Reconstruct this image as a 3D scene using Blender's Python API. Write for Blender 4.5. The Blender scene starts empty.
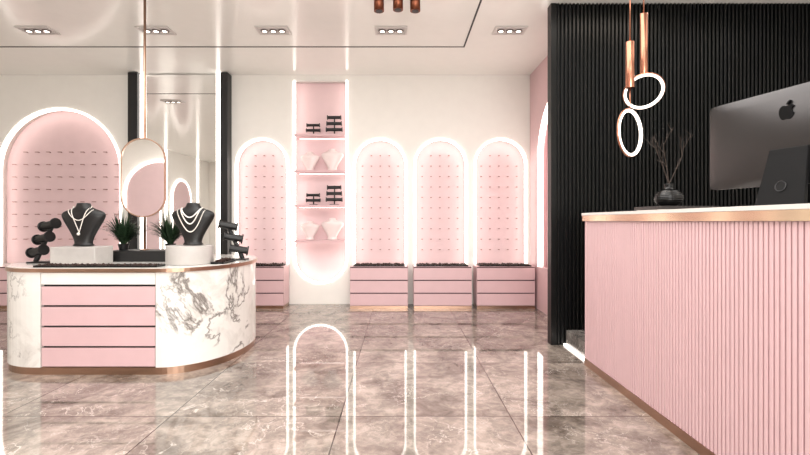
import bpy, bmesh, math, random
from mathutils import Vector, Matrix
random.seed(7)
scene = bpy.context.scene
try:
    scene.view_settings.view_transform = 'Standard'
    scene.view_settings.look = 'None'
except Exception: pass
COL = scene.collection
CH = 3.17      # ceiling height
F = 450.0

# ---------------------------------------------------------------- materials
def lin(c):
    out=[]
    for v in c[:3]:
        v/=255.0
        out.append(v/12.92 if v<=0.04045 else ((v+0.055)/1.055)**2.4)
    return (*out,1.0)
def pmat(name,col,rough=0.5,metal=0.0,var=0.04,scale=8.0,emit=None,estr=0.0,ior=None,coat=0.0,bump=0.0):
    m=bpy.data.materials.new(name); m.use_nodes=True
    nt=m.node_tree; N=nt.nodes; L=nt.links
    p=N['Principled BSDF']
    tc=N.new('ShaderNodeTexCoord'); nz=N.new('ShaderNodeTexNoise')
    nz.inputs['Scale'].default_value=scale; nz.inputs['Detail'].default_value=4
    L.new(tc.outputs['Object'],nz.inputs['Vector'])
    r=N.new('ShaderNodeValToRGB')
    c=lin(col)
    r.color_ramp.elements[0].position=0.3; r.color_ramp.elements[1].position=0.7
    r.color_ramp.elements[0].color=tuple(x*(1-var) for x in c[:3])+(1,)
    r.color_ramp.elements[1].color=tuple(min(1,x*(1+var)) for x in c[:3])+(1,)
    L.new(nz.outputs['Fac'],r.inputs['Fac']); L.new(r.outputs['Color'],p.inputs['Base Color'])
    p.inputs['Roughness'].default_value=rough; p.inputs['Metallic'].default_value=metal
    if ior: p.inputs['IOR'].default_value=ior
    if coat: p.inputs['Coat Weight'].default_value=coat; p.inputs['Coat Roughness'].default_value=0.05
    if emit:
        p.inputs['Emission Color'].default_value=lin(emit); p.inputs['Emission Strength'].default_value=estr
    if bump:
        b=N.new('ShaderNodeBump'); b.inputs['Strength'].default_value=bump
        L.new(nz.outputs['Fac'],b.inputs['Height']); L.new(b.outputs['Normal'],p.inputs['Normal'])
    return m
def marble(name,base,mid,vein,scale,rough,veinw=0.035,tile=None,ior=1.5,vein_amt=1.0,ks=(0.75,2.2),dist=1.2,fine=0.0,cover=(0.42,0.62),focus=None,famt=0.12,cloud=None):
    m=bpy.data.materials.new(name); m.use_nodes=True
    nt=m.node_tree; N=nt.nodes; L=nt.links
    p=N['Principled BSDF']; p.inputs['Roughness'].default_value=rough; p.inputs['IOR'].default_value=ior
    tc=N.new('ShaderNodeTexCoord'); vec=tc.outputs['Object']
    foc=None
    if focus:
        dn=N.new('ShaderNodeVectorMath'); dn.operation='DISTANCE'; L.new(vec,dn.inputs[0]); dn.inputs[1].default_value=focus
        fm=N.new('ShaderNodeMapRange'); fm.inputs['From Min'].default_value=0.12; fm.inputs['From Max'].default_value=0.34
        fm.inputs['To Min'].default_value=famt; fm.inputs['To Max'].default_value=0.0
        L.new(dn.outputs['Value'],fm.inputs['Value']); foc=fm.outputs[0]
    fac_m=None
    if tile:
        br=N.new('ShaderNodeTexBrick'); br.offset=0.0; br.squash=1.0
        br.inputs['Color1'].default_value=(0,0,0,1); br.inputs['Color2'].default_value=(1,1,1,1)
        br.inputs['Scale'].default_value=1.0; br.inputs['Mortar Size'].default_value=0.0035; br.inputs['Mortar Smooth'].default_value=0.0
        br.inputs['Brick Width'].default_value=tile; br.inputs['Row Height'].default_value=tile
        mp=N.new('ShaderNodeMapping'); mp.inputs['Location'].default_value=(0.35,0.35,0)
        L.new(vec,mp.inputs['Vector']); L.new(mp.outputs['Vector'],br.inputs['Vector'])
        mul=N.new('ShaderNodeVectorMath'); mul.operation='MULTIPLY_ADD'
        L.new(br.outputs['Color'],mul.inputs[0]); mul.inputs[1].default_value=(7,5,11); L.new(vec,mul.inputs[2])
        vec=mul.outputs[0]; fac_m=br.outputs['Fac']
    n1=N.new('ShaderNodeTexNoise'); n1.inputs['Scale'].default_value=scale; n1.inputs['Detail'].default_value=10
    n1.inputs['Roughness'].default_value=0.66; n1.inputs['Distortion'].default_value=dist
    L.new(vec,n1.inputs['Vector'])
    r1=N.new('ShaderNodeValToRGB'); r1.color_ramp.elements[0].position=0.36; r1.color_ramp.elements[0].color=lin(base)
    r1.color_ramp.elements[1].position=0.62; r1.color_ramp.elements[1].color=lin(mid)
    L.new(n1.outputs['Fac'],r1.inputs['Fac'])
    cur=r1.outputs['Color']
    if fine:
        nf=N.new('ShaderNodeTexNoise'); nf.inputs['Scale'].default_value=scale*5; nf.inputs['Detail'].default_value=8
        nf.inputs['Roughness'].default_value=0.68; nf.inputs['Distortion'].default_value=0.8
        L.new(vec,nf.inputs['Vector'])
        rf=N.new('ShaderNodeValToRGB'); rf.color_ramp.elements[0].position=0.42; rf.color_ramp.elements[1].position=0.58
        rf.color_ramp.elements[0].color=(0.55,0.55,0.55,1); rf.color_ramp.elements[1].color=(1.0,1.0,1.0,1)
        L.new(nf.outputs['Fac'],rf.inputs['Fac'])
        mf=N.new('ShaderNodeMixRGB'); mf.blend_type='MULTIPLY'; mf.inputs['Fac'].default_value=fine
        L.new(cur,mf.inputs['Color1']); L.new(rf.outputs['Color'],mf.inputs['Color2']); cur=mf.outputs['Color']
    for k,(sc,w,amt) in enumerate([(scale*ks[0],veinw,0.9),(scale*ks[1],veinw*0.8,0.6)]):
        n2=N.new('ShaderNodeTexNoise'); n2.inputs['Scale'].default_value=sc; n2.inputs['Detail'].default_value=7
        n2.inputs['Roughness'].default_value=0.58; n2.inputs['Distortion'].default_value=dist*0.9
        ad=N.new('ShaderNodeVectorMath'); ad.operation='ADD'; ad.inputs[1].default_value=(3.1+k*5,1.7,9.2)
        L.new(vec,ad.inputs[0]); L.new(ad.outputs[0],n2.inputs['Vector'])
        s=N.new('ShaderNodeMath'); s.operation='SUBTRACT'; s.inputs[1].default_value=0.5; L.new(n2.outputs['Fac'],s.inputs[0])
        a=N.new('ShaderNodeMath'); a.operation='ABSOLUTE'; L.new(s.outputs[0],a.inputs[0])
        mr=N.new('ShaderNodeMapRange'); mr.inputs['From Min'].default_value=0; mr.inputs['From Max'].default_value=w
        mr.inputs['To Min'].default_value=amt*vein_amt; mr.inputs['To Max'].default_value=0
        L.new(a.outputs[0],mr.inputs['Value'])
        n3=N.new('ShaderNodeTexNoise'); n3.inputs['Scale'].default_value=scale*0.9; L.new(ad.outputs[0],n3.inputs['Vector'])
        src=n3.outputs['Fac']
        if foc:
            fa=N.new('ShaderNodeMath'); fa.operation='ADD'; L.new(src,fa.inputs[0]); L.new(foc,fa.inputs[1]); src=fa.outputs[0]
        m3=N.new('ShaderNodeMapRange'); m3.inputs['From Min'].default_value=cover[0]; m3.inputs['From Max'].default_value=cover[1]
        L.new(src,m3.inputs['Value'])
        if cloud and k==0:
            nc=N.new('ShaderNodeTexNoise'); nc.inputs['Scale'].default_value=4.2; nc.inputs['Detail'].default_value=9; nc.inputs['Roughness'].default_value=0.6; nc.inputs['Distortion'].default_value=0.6
            L.new(vec,nc.inputs['Vector'])
            mc=N.new('ShaderNodeMapRange'); mc.inputs['From Min'].default_value=0.48; mc.inputs['From Max'].default_value=0.60; mc.inputs['To Max'].default_value=0.32
            L.new(nc.outputs['Fac'],mc.inputs['Value'])
            m4=N.new('ShaderNodeMath'); m4.operation='MULTIPLY'; L.new(mc.outputs[0],m4.inputs[0]); L.new(m3.outputs[0],m4.inputs[1])
            mxc=N.new('ShaderNodeMixRGB'); L.new(m4.outputs[0],mxc.inputs['Fac']); L.new(cur,mxc.inputs['Color1']); mxc.inputs['Color2'].default_value=lin(cloud); cur=mxc.outputs['Color']
        mm=N.new('ShaderNodeMath'); mm.operation='MULTIPLY'; L.new(mr.outputs[0],mm.inputs[0]); L.new(m3.outputs[0],mm.inputs[1])
        mx=N.new('ShaderNodeMixRGB'); L.new(mm.outputs[0],mx.inputs['Fac']); L.new(cur,mx.inputs['Color1']); mx.inputs['Color2'].default_value=lin(vein)
        cur=mx.outputs['Color']
    if fac_m:
        mx=N.new('ShaderNodeMixRGB'); L.new(fac_m,mx.inputs['Fac']); L.new(cur,mx.inputs['Color1']); mx.inputs['Color2'].default_value=lin((66,57,52))
        cur=mx.outputs['Color']
    L.new(cur,p.inputs['Base Color'])
    return m

M_wall=pmat('warm_white_plaster',(240,237,231),0.6,var=0.012)
M_ceil=pmat('glossy_white_ceiling',(243,242,237),0.16,var=0.01,ior=1.45)
M_pink=pmat('pink_lacquer',(216,181,184),0.35,var=0.02)
M_pinkp=pmat('pink_panel_matte',(219,191,193),0.6,var=0.02)
M_floor=marble('polished_brown_grey_marble',(104,93,85),(178,165,154),(220,211,202),2.6,0.03,0.009,tile=1.0,ior=1.8,vein_amt=0.95,ks=(1.5,4.0),dist=0.7,fine=0.7)
M_marb=marble('white_veined_marble',(242,239,234),(233,229,224),(100,91,86),1.35,0.08,0.020,ks=(1.2,2.8),dist=0.5,cover=(0.50,0.58),focus=(0.62,-0.62,0.45),famt=0.17,cloud=(160,150,142))
M_step=marble('grey_brown_marble_step',(80,75,72),(140,133,128),(190,184,178),4.0,0.12,0.02,fine=0.6)
M_gold=pmat('rose_gold_metal',(172,140,120),0.28,1.0,var=0.05)
M_champ=pmat('champagne_metal',(208,184,158),0.14,1.0,var=0.03,scale=20)
M_copper=pmat('copper_metal',(190,130,106),0.2,1.0,var=0.06)
M_dcop=pmat('dark_copper_metal',(120,72,54),0.35,1.0)
M_black=pmat('matte_black',(14,14,15),0.45,var=0.1)
M_velvet=pmat('black_velvet',(12,11,12),0.42,var=0.2,scale=40,bump=0.05)
M_slat=pmat('black_slats',(7,8,8),0.36,var=0.08,ior=1.33)
M_blackg=pmat('gloss_black',(8,8,9),0.1,var=0.1)
M_led=pmat('warm_white_led',(255,252,248),0.5,emit=(255,245,236),estr=3.8)
M_led2=pmat('ring_led',(255,250,244),0.5,emit=(255,238,222),estr=3.5)
M_lens=pmat('spot_lens',(255,250,244),0.4,emit=(255,242,230),estr=3.0)
M_mirror=pmat('mirror_silver',(248,248,247),0.02,1.0,var=0.003)
M_white=pmat('white_satin',(222,217,212),0.25,var=0.02)
M_block=pmat('pale_grey_stone',(184,179,175),0.45,var=0.04,scale=20)
M_trim=pmat('grey_white_trim',(205,200,196),0.35,var=0.03)
M_pearl=pmat('pearl',(240,234,226),0.18,coat=0.6,var=0.05)
M_pale=pmat('pale_pink_resin',(236,219,217),0.3,var=0.03)
M_leaf=pmat('dark_green_leaf',(36,58,35),0.5,var=0.35,scale=14)
M_peg=pmat('rose_peg_metal',(158,116,110),0.3,0.6,var=0.1)
M_twig2=pmat('dark_brown_twig',(62,50,44),0.7,var=0.3,scale=30)
M_grey=pmat('space_grey_aluminium',(78,76,76),0.30,0.9,var=0.02)
M_greyd=pmat('dark_grey_aluminium',(9,9,10),0.6,0.0,var=0.04,ior=1.3)
M_rim=pmat('cable_hole_grey',(62,61,62),0.35,0.5)
M_logo=pmat('black_mirror_logo',(3,3,4),0.35,0.0,ior=1.3)
M_bookw=pmat('book_paper',(226,218,208),0.7,var=0.05,scale=60)
M_bookb=pmat('book_cover_dark',(48,42,41),0.5,var=0.1)
M_gran=pmat('dark_jewel_granules',(60,42,38),0.3,0.4,var=0.7,scale=45)
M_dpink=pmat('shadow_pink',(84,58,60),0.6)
M_ring=pmat('lamp_ring_grey',(120,112,108),0.35,0.3)

# ---------------------------------------------------------------- helpers
def thing(name,label,cat,loc,group=None):
    e=bpy.data.objects.new(name,None); e.empty_display_size=0.1
    e.location=loc; COL.objects.link(e); e['label']=label; e['category']=cat
    if group: e['group']=group
    return e
def tag(o,label,cat,group=None):
    o['label']=label; o['category']=cat
    if group: o['group']=group
    return o
def mk(name,bm,mat,parent=None,smooth=False,structure=False,bevel=0.0,recalc=True):
    if recalc: bmesh.ops.recalc_face_normals(bm,faces=bm.faces)
    me=bpy.data.meshes.new(name); bm.to_mesh(me); bm.free()
    return mkm(name,me,mat,parent,smooth,structure,bevel)
def mkm(name,me,mat,parent=None,smooth=False,structure=False,bevel=0.0):
    o=bpy.data.objects.new(name,me); COL.objects.link(o)
    if mat: me.materials.append(mat)
    if smooth:
        for f in me.polygons: f.use_smooth=True
    if parent is not None:
        off=Vector((0,0,0)); q=parent
        while q is not None: off+=q.location; q=q.parent
        me.transform(Matrix.Translation(-off)); o.parent=parent
    elif not structure:
        xs=[v.co for v in me.vertices]
        c=Vector(((min(v.x for v in xs)+max(v.x for v in xs))/2,(min(v.y for v in xs)+max(v.y for v in xs))/2,min(v.z for v in xs)))
        me.transform(Matrix.Translation(-c)); o.location=c
    if structure: o['kind']='structure'
    if bevel:
        b=o.modifiers.new('bev','BEVEL'); b.width=bevel; b.segments=2; b.limit_method='ANGLE'
    return o
def add_box(bm,x0,x1,y0,y1,z0,z1):
    r=bmesh.ops.create_cube(bm,size=1.0)
    bmesh.ops.scale(bm,vec=(x1-x0,y1-y0,z1-z0),verts=r['verts'])
    bmesh.ops.translate(bm,vec=((x0+x1)/2,(y0+y1)/2,(z0+z1)/2),verts=r['verts'])
    return r['verts']
def box(name,x0,x1,y0,y1,z0,z1,mat,parent=None,bevel=0.0,structure=False):
    bm=bmesh.new(); add_box(bm,x0,x1,y0,y1,z0,z1)
    return mk(name,bm,mat,parent,bevel=bevel,structure=structure)
def add_loft(bm,rings,cap=True,closed=True):
    vr=[[bm.verts.new(p) for p in r] for r in rings]
    n=len(vr[0])
    for a,b in zip(vr[:-1],vr[1:]):
        for i in range(n if closed else n-1):
            j=(i+1)%n
            bm.faces.new((a[i],a[j],b[j],b[i]))
    if cap:
        bm.faces.new(vr[0][::-1]); bm.faces.new(vr[-1])
def add_cyl(bm,p0,p1,r0,r1=None,n=16):
    if r1 is None: r1=r0
    p0=Vector(p0); p1=Vector(p1); d=(p1-p0).normalized()
    u=d.orthogonal().normalized(); v=d.cross(u)
    add_loft(bm,[[p+ (u*math.cos(t)+v*math.sin(t))*r for t in [2*math.pi*i/n for i in range(n)]] for p,r in ((p0,r0),(p1,r1))])
def cyl(name,p0,p1,r0,mat,parent=None,r1=None,n=24,bevel=0.0):
    bm=bmesh.new(); add_cyl(bm,p0,p1,r0,r1,n); o=mk(name,bm,mat,parent,bevel=bevel)
    for f in o.data.polygons: f.use_smooth=len(f.vertices)==4
    return o
def add_lathe(bm,cx,cy,prof,n=28):
    add_loft(bm,[[ (cx+r*math.cos(2*math.pi*i/n),cy+r*math.sin(2*math.pi*i/n),z) for i in range(n)] for r,z in prof])
def add_tube(bm,pts,r,n=8,closed=False):
    pts=[Vector(p) for p in pts]; rings=[]
    m=len(pts)
    up=None
    for i,p in enumerate(pts):
        a=pts[(i-1)%m] if (closed or i>0) else p
        b=pts[(i+1)%m] if (closed or i<m-1) else p
        d=(b-a).normalized()
        if up is None: up=d.orthogonal().normalized()
        up=(up-d*up.dot(d)).normalized(); v=d.cross(up)
        rr=r[i] if isinstance(r,(list,tuple)) else r
        rings.append([p+(up*math.cos(2*math.pi*k/n)+v*math.sin(2*math.pi*k/n))*rr for k in range(n)])
    if closed:
        vr=[[bm.verts.new(q) for q in rr] for rr in rings]
        for i in range(m):
            a=vr[i]; b=vr[(i+1)%m]
            for k in range(n): bm.faces.new((a[k],a[(k+1)%n],b[(k+1)%n],b[k]))
    else: add_loft(bm,rings)
def add_sphere(bm,c,r,u=10,v=8):
    x=bmesh.ops.create_uvsphere(bm,u_segments=u,v_segments=v,radius=r)
    bmesh.ops.translate(bm,vec=c,verts=x['verts'])
def holed(name,outer,holes,t0,t1,axis,mat):
    cu=bpy.data.curves.new(name,'CURVE'); cu.dimensions='2D'; cu.fill_mode='BOTH'; cu.extrude=0.5
    for poly in [outer]+holes:
        s=cu.splines.new('POLY'); s.points.add(len(poly)-1); s.use_cyclic_u=True
        for i,(a,b) in enumerate(poly): s.points[i].co=(a,b,0,1)
    o=bpy.data.objects.new('tmp',cu); COL.objects.link(o)
    dg=bpy.context.evaluated_depsgraph_get(); dg.update()
    me=bpy.data.meshes.new_from_object(o.evaluated_get(dg))
    bpy.data.objects.remove(o)
    for v in me.vertices:
        a,b,c=v.co; t=t0+(c+0.5)*(t1-t0)
        v.co=(a,t,b) if axis=='y' else (t,a,b)
    bm=bmesh.new(); bm.from_mesh(me); bmesh.ops.remove_doubles(bm,verts=bm.verts,dist=1e-5)
    return mk(name,bm,mat,structure=True)
def arch(cx,z0,zc,r,n=28):
    p=[(cx-r,z0)]
    for i in range(n+1):
        t=math.pi-math.pi*i/n; p.append((cx+r*math.cos(t),zc+r*math.sin(t)))
    p.append((cx+r,z0)); return p
def uarch(cx,z1,zc,r,n=28):
    p=[(cx-r,z1)]
    for i in range(n+1):
        t=math.pi+math.pi*i/n; p.append((cx+r*math.cos(t),zc+r*math.sin(t)))
    p.append((cx+r,z1)); return p
def T(axis,a,b,t): return (a,t,b) if axis=='y' else (t,a,b)
def add_band(bm,outer,inner,t0,t1,axis='y'):
    rings=[[T(axis,*o,t0),T(axis,*i,t0),T(axis,*i,t1),T(axis,*o,t1)] for o,i in zip(outer,inner)]
    add_loft(bm,rings)
def add_plate(bm,poly,t0,t1,axis='y'):
    add_loft(bm,[[T(axis,a,b,t0) for a,b in poly],[T(axis,a,b,t1) for a,b in poly]])

# ---------------------------------------------------------------- room shell
YB=6.23; XL=-6.6; XR=4.5; YR=-3.2
box('floor',XL,XR,YR,YB+0.35,-0.1,0.0,M_floor,structure=True)
box('ceiling',XL,XR,YR,YB+0.35,CH,CH+0.1,M_ceil,structure=True)
small=[-1.911,-0.277,0.561,1.392]
SR=0.367; SZ=1.93; SB=0.55
BX,BZ,BR=-4.71,1.856,0.86
CX,CR,CZ,CT=-1.10,0.378,0.655,3.10
holes=[arch(c,SB,SZ,SR) for c in small]+[arch(BX,SB,BZ,BR),uarch(CX,CT,CZ,CR)]
outer=[(XL,0),(1.80,0),(1.80,CH),(XL,CH)]
YT=YB+0.15
holed('wall_back',outer,holes,YB,YT,'y',M_wall)
PX=1.80
holed('wall_right',[(4.26,0),(YT,0),(YT,CH),(4.26,CH)],[arch(5.12,0.55,1.93,0.75)],PX,PX+0.12,'x',M_pink)
box('wall_left',XL-0.1,XL,YR,YT,0,CH,M_wall,structure=True)
box('wall_rear',XL,XR,YR-0.1,YR,0,CH,M_wall,structure=True)
box('wall_office',XR,XR+0.1,YR,4.17,0,CH,M_wall,structure=True)
def ribs(a0,a1,pitch,gap,depth):
    pts=[]; a=a0
    while a+pitch<=a1+1e-6:
        b=a+pitch-gap; e=0.0025
        pts+= [(a,depth),(a,e),(a+e,0),(b-e,0),(b,e),(b,depth)]
        a+=pitch
    return pts
YS=4.17
bm=bmesh.new()
pl=[(1.40,0.0),(1.452,0.0)]+ribs(1.46,XR,0.036,0.017,0.028)
pl=[(x,YS+d) for x,d in pl]
pl=pl+[(XR,YS+0.1),(1.40,YS+0.1)]
add_loft(bm,[[ (x,y,0.0) for x,y in pl],[(x,y,CH) for x,y in pl]])
mk('wall_slatted',bm,M_slat,structure=True)
bm=bmesh.new(); add_box(bm,XL,0.75,5.208,5.228,CH-0.004,CH-0.0005); add_box(bm,0.732,0.75,YR,5.208,CH-0.004,CH-0.0005)
mk('trim_1',bm,M_black,structure=True)

# ---------------------------------------------------------------- wall display panels
def peg_mesh(w):
    b=bmesh.new(); add_cyl(b,(0,0,0),(0,-0.05,0),0.004,n=8); add_cyl(b,(-w/2,-0.05,0),(w/2,-0.05,0),0.0055,n=8)
    me=bpy.data.meshes.new('peg'); b.to_mesh(me); b.free(); me.materials.append(M_peg); return me
PEG=peg_mesh(0.022); PEGW=peg_mesh(0.05)
def panel(cx,z0,zc,r,cols,rows,dx,dz,ztop,pm,label):
    e=thing('wall_display_panel',label,'display panel',(cx,YT,z0),'arched jewelry display panels')
    bm=bmesh.new(); add_plate(bm,arch(cx,z0-0.02,zc,r+0.03),YT+0.001,YT+0.03); mk('board',bm,M_pinkp,e)
    w=0.026
    bm=bmesh.new(); add_band(bm,arch(cx,z0+0.01,zc,r-0.002),arch(cx,z0+0.01,zc,r-w),YB-0.012,YB+0.048)
    mk('led_strip',bm,M_led,e)['label']='glowing warm white strip around the arch'
    for j in range(rows):
        for i in range(cols):
            x=cx+(i-(cols-1)/2)*dx; z=ztop-j*dz
            if z>zc and math.hypot(x-cx,z-zc)>r-0.1: continue
            o=bpy.data.objects.new('peg',pm); COL.objects.link(o); o.parent=e; o.location=(x-cx,0.0,z-z0)
for c in small:
    panel(c,SB,SZ,SR,5,10,0.125,0.147,2.07,PEG,'arched pink pegboard niche outlined by a glowing light strip')
panel(BX,SB,BZ,BR,10,8,0.16,0.175,2.12,PEGW,'wide arched pink pegboard niche outlined by a glowing light strip')
e=thing('wall_display_panel','arched pink niche with glowing edge on the pink side wall','display panel',(PX+0.13,5.12,0.55),'arched jewelry display panels')
bm=bmesh.new(); add_plate(bm,arch(5.12,0.53,1.93,0.78),PX+0.121,PX+0.15,'x'); mk('board',bm,M_pinkp,e)
bm=bmesh.new(); add_band(bm,arch(5.12,0.56,1.93,0.748),arch(5.12,0.56,1.93,0.70),PX-0.008,PX+0.05,'x'); mk('led_strip',bm,M_led,e)
def rear_arch(c,r,axis,t,sgn):
    loc=(c,t,0.3) if axis=='y' else (t,c,0.3)
    e=thing('wall_display_panel','arched pink panel with glowing edge seen in the mirrors','display panel',loc,'arched jewelry display panels')
    bm=bmesh.new(); add_plate(bm,arch(c,0.3,1.8,r),t,t+sgn*0.03,axis); mk('board',bm,M_pinkp,e)
    bm=bmesh.new(); add_band(bm,arch(c,0.3,1.8,r+0.05),arch(c,0.3,1.8,r+0.001),t,t+sgn*0.04,axis); mk('led_strip',bm,M_led,e)
rear_arch(-3.1,0.7,'y',YR,1)
rear_arch(-1.2,0.55,'x',XL,1); rear_arch(0.6,0.55,'x',XL,1)
for y in (-2.3,-0.3,1.7):
    o=box('added_wall_strip',XL+0.001,XL+0.03,y-0.03,y+0.03,0.0,CH-0.002,M_led)  # glow strips added out of view to brighten what the mirror reflects
    tag(o,'floor-to-ceiling glow strip added on the left wall to brighten the mirror','light strip','added wall glow strips')

# ---------------------------------------------------------------- central shelf niche
e=thing('shelf_niche','tall pink round-bottomed wall niche with four lit shelves','shelf',(CX,YT,0.27),None)
bm=bmesh.new(); add_plate(bm,uarch(CX,CT+0.02,CZ,CR+0.03),YT+0.001,YT+0.03); mk('board',bm,M_pinkp,e)
bm=bmesh.new(); add_band(bm,uarch(CX,CT-0.005,CZ,CR-0.002),uarch(CX,CT-0.005,CZ,CR-0.026),YB-0.012,YB+0.045)
mk('led_strip',bm,M_led,e)
SHZ=[2.34,1.845,1.372,0.887]
for z in SHZ:
    s=box('shelf',CX-CR+0.03,CX+CR-0.03,YB-0.10,YT-0.001,z-0.03,z,M_pink,e,bevel=0.003)
    box('light_strip',CX-CR+0.06,CX+CR-0.06,YB+0.12,YB+0.127,z-0.034,z-0.0305,M_led,s)

# ---------------------------------------------------------------- cabinets
def cabinet(cx,w,label,grp='pink drawer cabinets under the arches'):
    y0,y1=5.90,YB-0.014
    e=thing('drawer_cabinet',label,'cabinet',(cx,(y0+y1)/2,0.0),grp)
    box('body',cx-w/2,cx+w/2,y0+0.024,y1,0.035,0.55,M_pink,e,bevel=0.003)
    box('plinth',cx-w/2+0.004,cx+w/2-0.004,y0+0.006,y1,0.0,0.0345,M_gold,e)
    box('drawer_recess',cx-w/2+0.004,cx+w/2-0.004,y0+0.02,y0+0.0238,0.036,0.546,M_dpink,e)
    h=0.166
    for i in range(3):
        z=0.040+i*(h+0.003)
        box('drawer',cx-w/2+0.003,cx+w/2-0.003,y0,y0+0.0195,z,z+h-0.012,M_pink,e,bevel=0.003)
    return e
for c in small: cabinet(c,0.765,'low pink three-drawer cabinet with rose gold plinth below an arch')
cabinet(BX,1.75,'wide low pink three-drawer cabinet below the large arch')
def tray(name,x0,x1,y0,y1,z,label,grp,n=120,rr=(0.006,0.013)):
    e=thing(name,label,'tray',((x0+x1)/2,(y0+y1)/2,z),grp)
    bm=bmesh.new(); add_box(bm,x0,x1,y0,y1,z,z+0.006)
    t=0.006
    add_box(bm,x0,x1,y0,y0+t,z,z+0.014); add_box(bm,x0,x1,y1-t,y1,z,z+0.014)
    add_box(bm,x0,x0+t,y0,y1,z,z+0.014); add_box(bm,x1-t,x1,y0,y1,z,z+0.014)
    mk('tray_base',bm,M_velvet,e)
    bm=bmesh.new()
    for _ in range(n):
        r=random.uniform(*rr)
        c=(random.uniform(x0+r+t,x1-r-t),random.uniform(y0+r+t,y1-r-t),z+0.006+r*0.7)
        x=bmesh.ops.create_icosphere(bm,subdivisions=1,radius=r)
        bmesh.ops.translate(bm,vec=c,verts=x['verts'])
    o=mk('loose_beads',bm,M_gran,e); o['kind']='stuff'
for c in small: tray('jewelry_tray',c-0.34,c+0.34,5.93,6.17,0.5505,'dark tray of small beads on the pink cabinet','bead trays on the cabinets',130,(0.008,0.018))

# ---------------------------------------------------------------- wall mirror
MX0,MX1=-3.68,-2.33
e=thing('wall_mirror','floor-to-ceiling mirror framed by black pilasters and light strips','mirror',((MX0+MX1)/2,6.15,0))
box('frame',MX0,MX0+0.13,6.08,YB-0.001,0,CH-0.01,M_black,e,bevel=0.003)
box('frame',MX1-0.10,MX1,6.08,YB-0.001,0,CH-0.01,M_black,e,bevel=0.003)
box('led_strip',MX0+0.132,MX0+0.175,6.14,6.17,0.0,CH-0.01,M_led,e)
box('led_strip',MX1-0.155,MX1-0.102,6.08,6.12,0.0,CH-0.01,M_led,e)
box('mirror_glass',MX0+0.131,MX1-0.101,6.18,YB-0.002,0,CH-0.01,M_mirror,e)

# ---------------------------------------------------------------- ceiling lamps
def spot(x,y):
    e=thing('ceiling_spotlight','recessed rectangular ceiling spotlight with three round lamps','ceiling light',(x,y,CH),'recessed ceiling spotlights')
    w,d=0.17,0.10
    bm=bmesh.new()
    rings=[]
    for (a,b,z) in ((w,d,CH-0.0005),(w,d,CH-0.012),(w-0.02,d-0.02,CH-0.012),(w-0.02,d-0.02,CH-0.0005)):
        rings.append([(x-a,y-b,z),(x+a,y-b,z),(x+a,y+b,z),(x-a,y+b,z)])
    add_loft(bm,rings,cap=False); mk('trim_frame',bm,M_trim,e)
    box('housing',x-w+0.0205,x+w-0.0205,y-d+0.0205,y+d-0.0205,CH-0.006,CH-0.0008,M_trim,e)
    for k in (-1,0,1):
        cx=x+k*0.092
        l=cyl('lamp',(cx,y,CH-0.0062),(cx,y,CH-0.016),0.042,M_ring,e)
        cyl('lamp_lens',(cx,y,CH-0.0162),(cx,y,CH-0.018),0.024,M_lens,l)
for x in (-3.83,-2.58,-1.34,-0.095,1.16): spot(x,4.76)
for x in (-3.83,-1.34,1.16): spot(x,0.6)
for k,x in enumerate((-0.187,-0.018,0.135)):
    e=thing('ceiling_tube_lamp','dark copper cylindrical ceiling lamp','ceiling light',(x,4.0,CH),'copper ceiling tube lamps')
    cyl('lamp_body',(x,4.0,CH-0.0005),(x,4.0,CH-0.155+0.01*(k==1)),0.045,M_dcop,e)
    cyl('lamp_socket',(x,4.0,CH-0.1552+0.01*(k==1)),(x,4.0,CH-0.158+0.01*(k==1)),0.032,M_black,e)

def pendant(x,y,z,R,cz0,cz1,Rm,label):
    e=thing('pendant_lamp',label,'pendant lamp',(x,y,CH),'copper ring pendant lamps')
    cyl('cable',(x,y,CH),(x,y,cz1),0.004,M_copper,e,n=8)
    cyl('lamp_tube',(x,y,cz1),(x,y,cz0),0.028,M_copper,e,bevel=0.002)
    c=Vector((x,y,z))
    top=max((c+Rm@Vector((R*math.cos(t),0,R*math.sin(t))) for t in [2*math.pi*i/56 for i in range(56)]),key=lambda q:q.z)
    if cz0>top.z+0.02: cyl('hanger',(x,y,cz0),tuple(top),0.004,M_copper,e,n=8)
    pts=[c+Rm@Vector((R*math.cos(t),0,R*math.sin(t))) for t in [2*math.pi*i/56 for i in range(56)]]
    bm=bmesh.new(); add_tube(bm,pts,0.0110,10,True); mk('ring_light',bm,M_led2,e,smooth=True)
    pts=[c+Rm@Vector(((R+0.010)*math.cos(t),0.0,(R+0.010)*math.sin(t))) for t in [2*math.pi*i/56 for i in range(56)]]
    bm=bmesh.new(); add_tube(bm,pts,0.0065,8,True); mk('ring_frame',bm,M_copper,e,smooth=True)
D=math.radians; RX=lambda a:Matrix.Rotation(D(a),3,'X'); RY=lambda a:Matrix.Rotation(D(a),3,'Y'); RZ=lambda a:Matrix.Rotation(D(a),3,'Z')
pendant(1.559,3.05,1.748,0.150,2.051,2.363,RZ(36),'hanging copper tube lamp with an upright glowing ring')
pendant(1.842,3.40,2.128,0.130,2.253,2.714,RZ(-27)@RY(-18)@RX(40),'hanging copper tube lamp with a tilted glowing ring')

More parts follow.
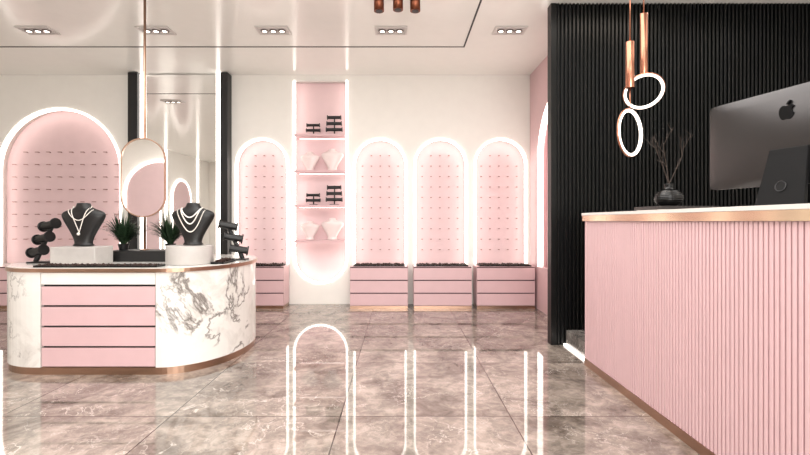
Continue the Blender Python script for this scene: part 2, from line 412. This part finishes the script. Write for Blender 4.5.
# ---------------------------------------------------------------- reception desk
DX0,DX1,DY0,DY1=1.48,1.98,0.7,3.6
e=thing('reception_desk','tall reception desk with reeded pink front and metal-edged top','reception desk',((DX0+DX1)/2,(DY0+DY1)/2,0))
box('body',DX0+0.02,DX1,DY0,DY1,0.0,1.149,M_pink,e)
bm=bmesh.new()
pts=ribs(DY0,DY1,0.0265,0.007,0.018)
pl=[(DX0+d,y) for y,d in pts]+[(DX0,DY1),(DX0+0.0195,DY1),(DX0+0.0195,DY0)]
add_loft(bm,[[(x,y,0.055) for x,y in pl],[(x,y,1.149) for x,y in pl]])
mk('reeded_front',bm,M_pink,e)
box('plinth',DX0-0.004,DX0+0.0195,DY0,DY1+0.004,0.0,0.054,M_gold,e)
box('countertop',DX0-0.02,DX1+0.02,DY0,DY1+0.02,1.193,1.213,M_white,e,bevel=0.002)
box('metal_edge',DX0-0.015,DX1+0.015,DY0,DY1+0.015,1.15,1.1925,M_champ,e)
bm=bmesh.new()
pl=[(1.54,3.625),(2.02,3.625),(2.02,0.7),(XR,0.7),(XR,YS-0.001),(1.54,YS-0.001)]
add_loft(bm,[[(x,y,0.012) for x,y in pl],[(x,y,0.14) for x,y in pl]])
o=mk('platform',bm,M_step); tag(o,'raised marble platform behind the reception desk','platform')
o=box('floor_light_strip',1.515,1.538,3.61,YS-0.003,0.0,0.016,M_led); tag(o,'glowing light strip along the platform edge','light strip')

DT=1.2132
e=thing('book','thin pale magazine lying flat under a dark book','book',(1.74,2.86,DT),'books under the vase')
box('cover',1.57,1.92,2.73,2.99,DT,DT+0.008,M_bookw,e,bevel=0.001)
e=thing('book','thin dark hardcover book lying under the vase','book',(1.74,2.86,DT+0.0085),'books under the vase')
box('cover',1.56,1.93,2.72,3.0,DT+0.0085,DT+0.028,M_bookb,e,bevel=0.001)
vx,vy,vz=1.72,2.88,DT+0.0285
e=thing('vase','small black ribbed vase on stacked books','vase',(vx,vy,vz))
bm=bmesh.new()
prof=[(0.035,0),(0.05,0.004)]
for i in range(40):
    t=i/39; z=0.006+t*0.10; r=0.048+0.038*math.sin(math.pi*t)**0.8+0.0016*math.sin(i*math.pi/2)
    prof.append((r,z))
prof+=[(0.03,0.113),(0.024,0.125),(0.027,0.140),(0.030,0.145),(0.026,0.145),(0.02,0.128)]
add_lathe(bm,vx,vy,[(r,vz+z) for r,z in prof],36); mk('vase_body',bm,M_blackg,e,smooth=True)
bm=bmesh.new()
rnd=random.Random(11)
def branch(p,d,L,r,depth):
    pts=[p]; rad=[r]; n=6
    for i in range(n):
        d=(d+Vector((rnd.uniform(-.18,.18),rnd.uniform(-.18,.18),rnd.uniform(-.05,.12)))).normalized()
        p=p+d*L/n; pts.append(p); rad.append(r*(1-0.12*(i+1)))
        if depth>0 and i in (1,3,4):
            dd=(d+Vector((rnd.uniform(-1,1),rnd.uniform(-1,1),rnd.uniform(-.1,.2)))).normalized()
            branch(p,dd,L*0.42,r*0.7,depth-1)
    add_tube(bm,pts,rad,5)
base=Vector((vx,vy,vz+0.146))
for d in [(-.1,0,1),(.45,.1,1),(-.4,.2,1)]:
    branch(base,Vector(d).normalized(),0.30,0.0033,2)
o=mk('dried_twigs',bm,M_twig2); tag(o,'bare dark branching twigs standing in the black vase','twigs')

# ---------------------------------------------------------------- computer monitor
e=thing('computer_monitor','dark silver all-in-one computer seen from behind on the desk','computer',(0,0,0))
W,H=0.41,0.2125; zc=0.095+H
bm=bmesh.new(); nx,nz=28,18; g=[]
for j in range(nz+1):
    row=[]
    for i in range(nx+1):
        u=-1+2*i/nx; v=-1+2*j/nz
        x=u*W; z=v*H; cr=0.018
        ax=abs(x)-(W-cr); az=abs(z)-(H-cr)
        if ax>0 and az>0:
            l=math.hypot(ax,az)
            if l>cr: x=math.copysign((W-cr)+ax/l*cr,x); z=math.copysign((H-cr)+az/l*cr,z)
        b=0.008+0.040*(max(0,1-u*u)**0.8)*(max(0,1-v*v)**0.6)
        row.append(bm.verts.new((x,-b,zc+z)))
    g.append(row)
for j in range(nz):
    for i in range(nx): bm.faces.new((g[j][i],g[j][i+1],g[j+1][i+1],g[j+1][i]))
be=[x for x in bm.edges if x.is_boundary]
r=bmesh.ops.extrude_edge_only(bm,edges=be)
nv=[v for v in r['geom'] if isinstance(v,bmesh.types.BMVert)]
for v in nv: v.co.y=0.004
bmesh.ops.contextual_create(bm,geom=[x for x in bm.edges if x.is_boundary])
o=mk('monitor_housing',bm,M_grey,e,smooth=True)
b=o.modifiers.new('es','EDGE_SPLIT'); b.split_angle=D(40)
box('screen',-W+0.012,W-0.012,0.0042,0.006,zc-H+0.07,zc+H-0.012,M_blackg,e)
bm=bmesh.new()
def rect(w,y0,y1,z): return [(-w,y0,z),(w,y0,z),(w,y1,z),(-w,y1,z)]
add_loft(bm,[rect(0.10,-0.115,-0.100,0.0),rect(0.10,-0.111,-0.093,0.012),rect(0.09,-0.09,-0.07,0.10),rect(0.08,-0.062,-0.042,0.22),rect(0.077,-0.056,-0.036,0.25)])
add_box(bm,-0.10,0.10,-0.101,0.08,0.0,0.010)
mk('stand',bm,M_greyd,e,bevel=0.003)
bm=bmesh.new()
n0=Vector((0,-0.0955,0.085)); nn=Vector((0,-1,0.24)).normalized()
pts=[n0+nn*0.001+Vector((0.021*math.cos(t),0,0))+Vector((0,0.23*0.021*math.sin(t),0.021*math.sin(t))) for t in [2*math.pi*i/28 for i in range(28)]]
add_tube(bm,pts,0.002,6,True); mk('cable_hole_rim',bm,M_rim,e)
bm=bmesh.new(); add_cyl(bm,n0-nn*0.004,n0+nn*0.001,0.019,n=28); mk('cable_hole',bm,M_logo,e)
A=[(0.0,0.60),(0.10,0.64),(0.22,0.68),(0.34,0.66),(0.42,0.60),(0.46,0.55),(0.39,0.49),(0.345,0.42),(0.325,0.33),(0.34,0.24),(0.385,0.16),(0.44,0.11),(0.49,0.08),(0.46,-0.06),(0.38,-0.20),(0.30,-0.30),(0.20,-0.34),(0.10,-0.32),(0.0,-0.29),(-0.10,-0.32),(-0.20,-0.34),(-0.30,-0.29),(-0.39,-0.17),(-0.46,-0.02),(-0.50,0.18),(-0.49,0.36),(-0.43,0.52),(-0.34,0.62),(-0.22,0.67),(-0.10,0.64)]
Lf=[(0.0,0.70),(0.02,0.82),(0.10,0.93),(0.22,0.98),(0.21,0.86),(0.13,0.75)]
bm=bmesh.new()
for P in (A,Lf):
    S=0.062
    fr=[bm.verts.new((a*S-0.012,-0.0475,zc+0.105+(b_-0.3)*S)) for a,b_ in P]
    f=bm.faces.new(fr); rr=bmesh.ops.extrude_face_region(bm,geom=[f])
    for v in rr['geom']:
        if isinstance(v,bmesh.types.BMVert): v.co.y=-0.03
bmesh.ops.triangulate(bm,faces=[f for f in bm.faces if len(f.verts)>4])
mk('logo_emblem',bm,M_logo,e)
e.location=(1.71,1.935,DT); e.rotation_euler[2]=D(-76.3)

# ---------------------------------------------------------------- island counter
def island(off=0.0,recess=False,n=40):
    p=[]
    cx1,cx0,cy=-1.82,-2.69,4.04; rx1,rx0,ry=0.48+off,0.53+off,0.68+off
    def sp(t,e):
        c,s=math.cos(t),math.sin(t); return math.copysign(abs(c)**e,c),math.copysign(abs(s)**e,s)
    for i in range(n+1):
        c,s=sp(-math.pi/2+math.pi*i/n,1.0); p.append((cx1+rx1*c,cy+ry*s))
    for i in range(n+1):
        c,s=sp(math.pi/2+math.pi*i/n,0.85); p.append((cx0+rx0*c,cy+ry*s))
    if recess:
        yf=cy-ry
        p+= [(-2.685,yf),(-2.685,yf+0.05),(-1.825,yf+0.05),(-1.825,yf)]
    return p
def ext(name,poly,z0,z1,mat,parent,bevel=0):
    bm=bmesh.new(); add_loft(bm,[[(x,y,z0) for x,y in poly],[(x,y,z1) for x,y in poly]])
    return mk(name,bm,mat,parent,bevel=bevel)
e=thing('display_counter','oval white marble island counter with pink drawers and gold trim','counter',(-2.25,4.04,0))
ext('plinth',island(-0.006),0.0,0.055,M_gold,e)
ext('marble_body',island(0,True),0.0555,0.766,M_marb,e)
ext('edge_trim',island(0.012),0.7665,0.795,M_gold,e)
ext('countertop',island(0.006),0.7955,0.80,M_marb,e)
yf=3.36
box('drawer_recess',-2.68,-1.83,yf+0.028,yf+0.049,0.058,0.67,M_black,e)
for i in range(4):
    z=0.062+i*0.153
    box('drawer',-2.679,-1.831,yf+0.002,yf+0.027,z,z+0.138,M_pink,e,bevel=0.002)
box('drawer_header',-2.68,-1.83,yf+0.001,yf+0.027,0.676,0.763,M_marb,e)

IT=0.8005
o=box('display_plinth',-2.787,-2.427,3.58,3.81,IT,0.942,M_block,bevel=0.006); tag(o,'pale grey rectangular display block under a necklace bust','display block')
o=box('display_plinth',-2.53,-1.985,3.86,4.10,IT,0.893,M_black,bevel=0.004); tag(o,'long low black display block on the island counter','display block')
o=cyl('display_plinth',(-1.727,3.70,IT),(-1.727,3.70,0.95),0.18,M_block,bevel=0.005,n=48); tag(o,'round pale grey display block under a necklace bust','display block')

BP=[(0,.085,.06),(.012,.085,.06),(.02,.065,.045),(.07,.082,.045),(.13,.115,.05),(.19,.152,.056),(.235,.178,.06),(.262,.182,.06),(.282,.165,.056),(.298,.122,.05),(.312,.078,.046),(.325,.058,.044),(.35,.052,.042),(.356,.047,.038)]
def prof_at(z,sc=1.0):
    z/=sc
    for a,b in zip(BP[:-1],BP[1:]):
        if a[0]<=z<=b[0]:
            t=(z-a[0])/(b[0]-a[0]); return (a[1]+(b[1]-a[1])*t)*sc,(a[2]+(b[2]-a[2])*t)*sc
    return BP[-1][1]*sc,BP[-1][2]*sc
def bust(x,y,z,sc,mat,label,name='necklace_bust',grp=None):
    bm=bmesh.new(); n=32
    add_loft(bm,[[ (x+w*sc*math.cos(2*math.pi*i/n),y+d*sc*math.sin(2*math.pi*i/n),z+h*sc) for i in range(n)] for h,w,d in BP])
    o=mk(name,bm,mat,smooth=True); tag(o,label,'necklace bust',grp)
    m=o.modifiers.new('s','SUBSURF'); m.levels=1; m.render_levels=2
    return o
def necklace(x,y,z,sc,ztop,drop,half,r,label,mat=M_pearl,pend=False,n=44,vee=False):
    bm=bmesh.new()
    for i in range(n+1):
        t=-1+2*i/n
        zz=ztop-drop*(1-(abs(t) if vee else abs(t)**2.2)); xx=half*t*(1.0 if vee else (1-0.25*(1-abs(t))))
        w,d=prof_at(zz,sc); w=max(w,abs(xx)*1.02)
        yy=-d*math.sqrt(max(0,1-(xx/w)**2))-r*1.0-0.001
        add_sphere(bm,(x+xx,y+yy,z+zz),r,8,6)
    if pend:
        w,d=prof_at(ztop-drop,sc); add_sphere(bm,(x,y-d-r*3,z+ztop-drop-r*3),r*3,10,8)
    o=mk('necklace',bm,mat,smooth=True); tag(o,label,'necklace')
b1=(-2.60,3.70,0.943); bust(*b1,1.0,M_velvet,'black velvet necklace bust on a grey block')
necklace(*b1,1.0,0.325,0.21,0.075,0.0042,'long fine pearl necklace on a black bust',pend=True,vee=True,n=64)
necklace(*b1,1.0,0.298,0.085,0.10,0.0036,'short fine pearl necklace on a black bust',n=64)
b2=(-1.70,3.70,0.951); bust(*b2,0.98,M_velvet,'black velvet necklace bust on a round block')
necklace(*b2,0.98,0.306,0.13,0.085,0.0055,'draped pearl necklace on a black bust',n=54)
necklace(*b2,0.98,0.303,0.075,0.08,0.0055,'short pearl choker on a black bust',n=48)
necklace(*b2,0.98,0.296,0.185,0.115,0.0045,'long strand of pearls on a black bust',n=76)

def bracelet_stand(x,y,z,H,mir,label,tiers=3,s=1.0,grp=None):
    e=thing('bracelet_stand',label,'bracelet stand',(x,y,z),grp)
    bm=bmesh.new(); k=mir
    add_box(bm,x-0.085*s,x+0.085*s,y-0.05,y+0.05,z,z+0.012)
    mk('base',bm,M_black,e,bevel=0.003)
    p0=Vector((x-k*0.05*s,y,z+0.012)); p1=Vector((x+k*0.07*s,y,z+H-0.03))
    bm=bmesh.new(); add_cyl(bm,p0,p1,0.016*s,0.014*s,12); mk('post',bm,M_black,e)
    for i in range(tiers):
        t=(i+0.6)/tiers; c=p0.lerp(p1,t)+Vector((0,-0.02,0.02))
        d=Vector((0.9*k,-0.35,0.18)).normalized()
        bm=bmesh.new(); L=0.058*s
        add_cyl(bm,c-d*L,c+d*L,0.026*s,n=20); add_cyl(bm,c-d*(L+0.012),c-d*L,0.036*s,n=20); add_cyl(bm,c+d*L,c+d*(L+0.012),0.036*s,n=20)
        mk('roll',bm,M_velvet,e,bevel=0.002)
    return e
bracelet_stand(-2.98,3.76,IT,0.37,1,'black tiered bracelet stand on the island counter',s=1.25)
bracelet_stand(-1.475,4.05,IT,0.36,-1,'black tiered bracelet stand beside a plant',s=1.2)
tray('jewelry_tray',-2.76,-1.83,3.385,3.51,IT,'long dark tray of small dark beads on the island counter',None,240,(0.006,0.012))
tray('jewelry_tray',-1.54,-1.435,3.66,3.93,IT,'small black tray of dark beads near the counter rim',None,50,(0.01,0.02))

def plant(x,y,z,label,seed):
    rd=random.Random(seed)
    e=thing('potted_plant',label,'plant',(x,y,z),'small green plants')
    bm=bmesh.new(); add_lathe(bm,x,y,[(0.035,z),(0.045,z+0.05),(0.047,z+0.055),(0.040,z+0.055),(0.038,z+0.045)],20); mk('pot',bm,M_black,e,smooth=False)
    bm=bmesh.new()
    for i in range(190):
        a=rd.uniform(0,2*math.pi); L=rd.uniform(0.13,0.31); out=rd.uniform(0.15,0.95); w=rd.uniform(0.004,0.008)
        d=Vector((math.cos(a),math.sin(a),0)); s=Vector((-math.sin(a),math.cos(a),0))
        prev=None
        for k in range(8):
            t=k/7
            p=Vector((x,y,z+0.045))+d*(0.015+L*out*0.78*t)+Vector((0,0,L*(1.2*t-out*0.75*t*t)))
            ww=w*math.sin(math.pi*min(1,0.15+t*0.85))+0.0005
            c=(bm.verts.new(p-s*ww),bm.verts.new(p+s*ww+Vector((0,0,0.001))))
            if prev: bm.faces.new((prev[0],prev[1],c[1],c[0]))
            prev=c
            if 1<k<7:
                for sg in (-1,1):
                    q=p+s*sg*0.026+d*0.01+Vector((0,0,-0.004))
                    m1=p.lerp(q,0.5)+d*0.006; m2=p.lerp(q,0.5)-d*0.006
                    bm.faces.new([bm.verts.new(v) for v in (p,m1,q,m2)])
    mk('foliage',bm,M_leaf,e,recalc=False)
plant(-2.45,3.99,0.8935,'small feathery green plant in a black pot',1)
plant(-2.04,4.00,0.8935,'small feathery green plant in a black pot',2)

mx,my=-2.257,3.98
e=thing('hanging_mirror','pill-shaped mirror with rose gold frame on a tall rod','mirror',(mx,my,0.8935))
cyl('rod',(mx,my,0.894),(mx,my,CH-0.001),0.011,M_gold,e,n=16)
cyl('base_disc',(mx,my,0.8935),(mx,my,0.902),0.04,M_gold,e)
hw=0.172; zc0,zc1=1.365,1.695
def pill(hw,n=24):
    p=[]
    for i in range(n+1):
        t=math.pi*i/n; p.append((mx+hw*math.cos(t),zc1+hw*math.sin(t)))
    for i in range(n+1):
        t=math.pi+math.pi*i/n; p.append((mx+hw*math.cos(t),zc0+hw*math.sin(t)))
    return p
bm=bmesh.new(); add_plate(bm,pill(hw),my-0.036,my-0.014); mk('mirror_glass',bm,M_mirror,e)
bm=bmesh.new(); o_=pill(hw+0.010); i_=pill(hw+0.0005)
add_band(bm,o_+[o_[0]],i_+[i_[0]],my-0.045,my-0.012); mk('mirror_frame',bm,M_gold,e)
e.rotation_euler[2]=D(10)

# ---------------------------------------------------------------- shelf contents
def tbar(x,y,z,s,rows,label):
    e=thing('jewelry_stand',label,'jewelry stand',(x,y,z),'black jewelry stands on the niche shelves')
    bm=bmesh.new(); add_box(bm,x-0.06*s,x+0.06*s,y-0.035*s,y+0.035*s,z,z+0.01); mk('base',bm,M_black,e)
    H=0.085*s*rows
    cyl('post',(x,y,z+0.01),(x,y,z+H),0.009,M_black,e,n=10)
    for i in range(rows):
        zz=z+0.07*s+i*0.08*s; q=0.021*s; w=0.10*s*(1-0.08*i)
        bm=bmesh.new(); add_cyl(bm,(x-w,y-0.025,zz),(x+w,y-0.025,zz),q,n=16); add_cyl(bm,(x-w-0.008,y-0.025,zz),(x-w,y-0.025,zz),q*1.5,n=16); add_cyl(bm,(x+w,y-0.025,zz),(x+w+0.008,y-0.025,zz),q*1.5,n=16)
        mk('roll',bm,M_velvet,e)
ys=6.25
for z in (SHZ[0],SHZ[2]):
    tbar(-0.91,ys,z+0.0005,1.05,3,'tall black jewelry stand with padded rolls on a pink shelf')
    tbar(-1.20,ys,z+0.0005,0.9,2,'low black jewelry stand with padded rolls on a pink shelf')
for z in (SHZ[1],SHZ[3]):
    bust(-1.25,ys,z+0.0005,0.74,M_pale,'pale necklace bust on a lit pink shelf',grp='pale busts on the niche shelves')
    bust(-0.94,ys,z+0.0005,0.86,M_pale,'taller pale necklace bust on a lit pink shelf',grp='pale busts on the niche shelves')

# ---------------------------------------------------------------- lights
def area(x,y,z,sx,sy,p,rx=0,rz=0,col=(1,0.985,0.965)):
    l=bpy.data.lights.new('area','AREA'); l.shape='RECTANGLE'; l.size=sx; l.size_y=sy; l.energy=p; l.color=col
    o=bpy.data.objects.new('added_area_light',l); COL.objects.link(o); o.location=(x,y,z); o.rotation_euler=(rx,0,rz); return o  # area lights added to brighten the room, not real fixtures
area(-0.7,2.4,CH-0.04,4.6,2.8,148)
area(-0.5,-1.2,CH-0.04,6,2.5,118)
area(0.6,-2.9,1.4,4.0,2.2,255,rx=D(117))  # added fill low at the rear, tilted up to lift back wall and ceiling
area(3.2,2.6,CH-0.04,1.6,2.0,12)
area(2.1,3.75,CH-0.03,0.9,0.12,7,col=(1,0.85,0.72))  # added warm wash over the slatted wall
w=bpy.data.worlds.new('w'); scene.world=w; w.use_nodes=True
w.node_tree.nodes['Background'].inputs[0].default_value=(1,0.97,0.95,1); w.node_tree.nodes['Background'].inputs[1].default_value=0.5

cd=bpy.data.cameras.new('cam'); cam=bpy.data.objects.new('camera',cd); COL.objects.link(cam)
cam.location=(0,0,1.15); cam.rotation_euler=(math.radians(90),0,0)
cd.sensor_width=36; cd.lens=20; cd.shift_x=5/810; cd.shift_y=-6.5/810; cd.clip_start=0.05
scene.camera=cam
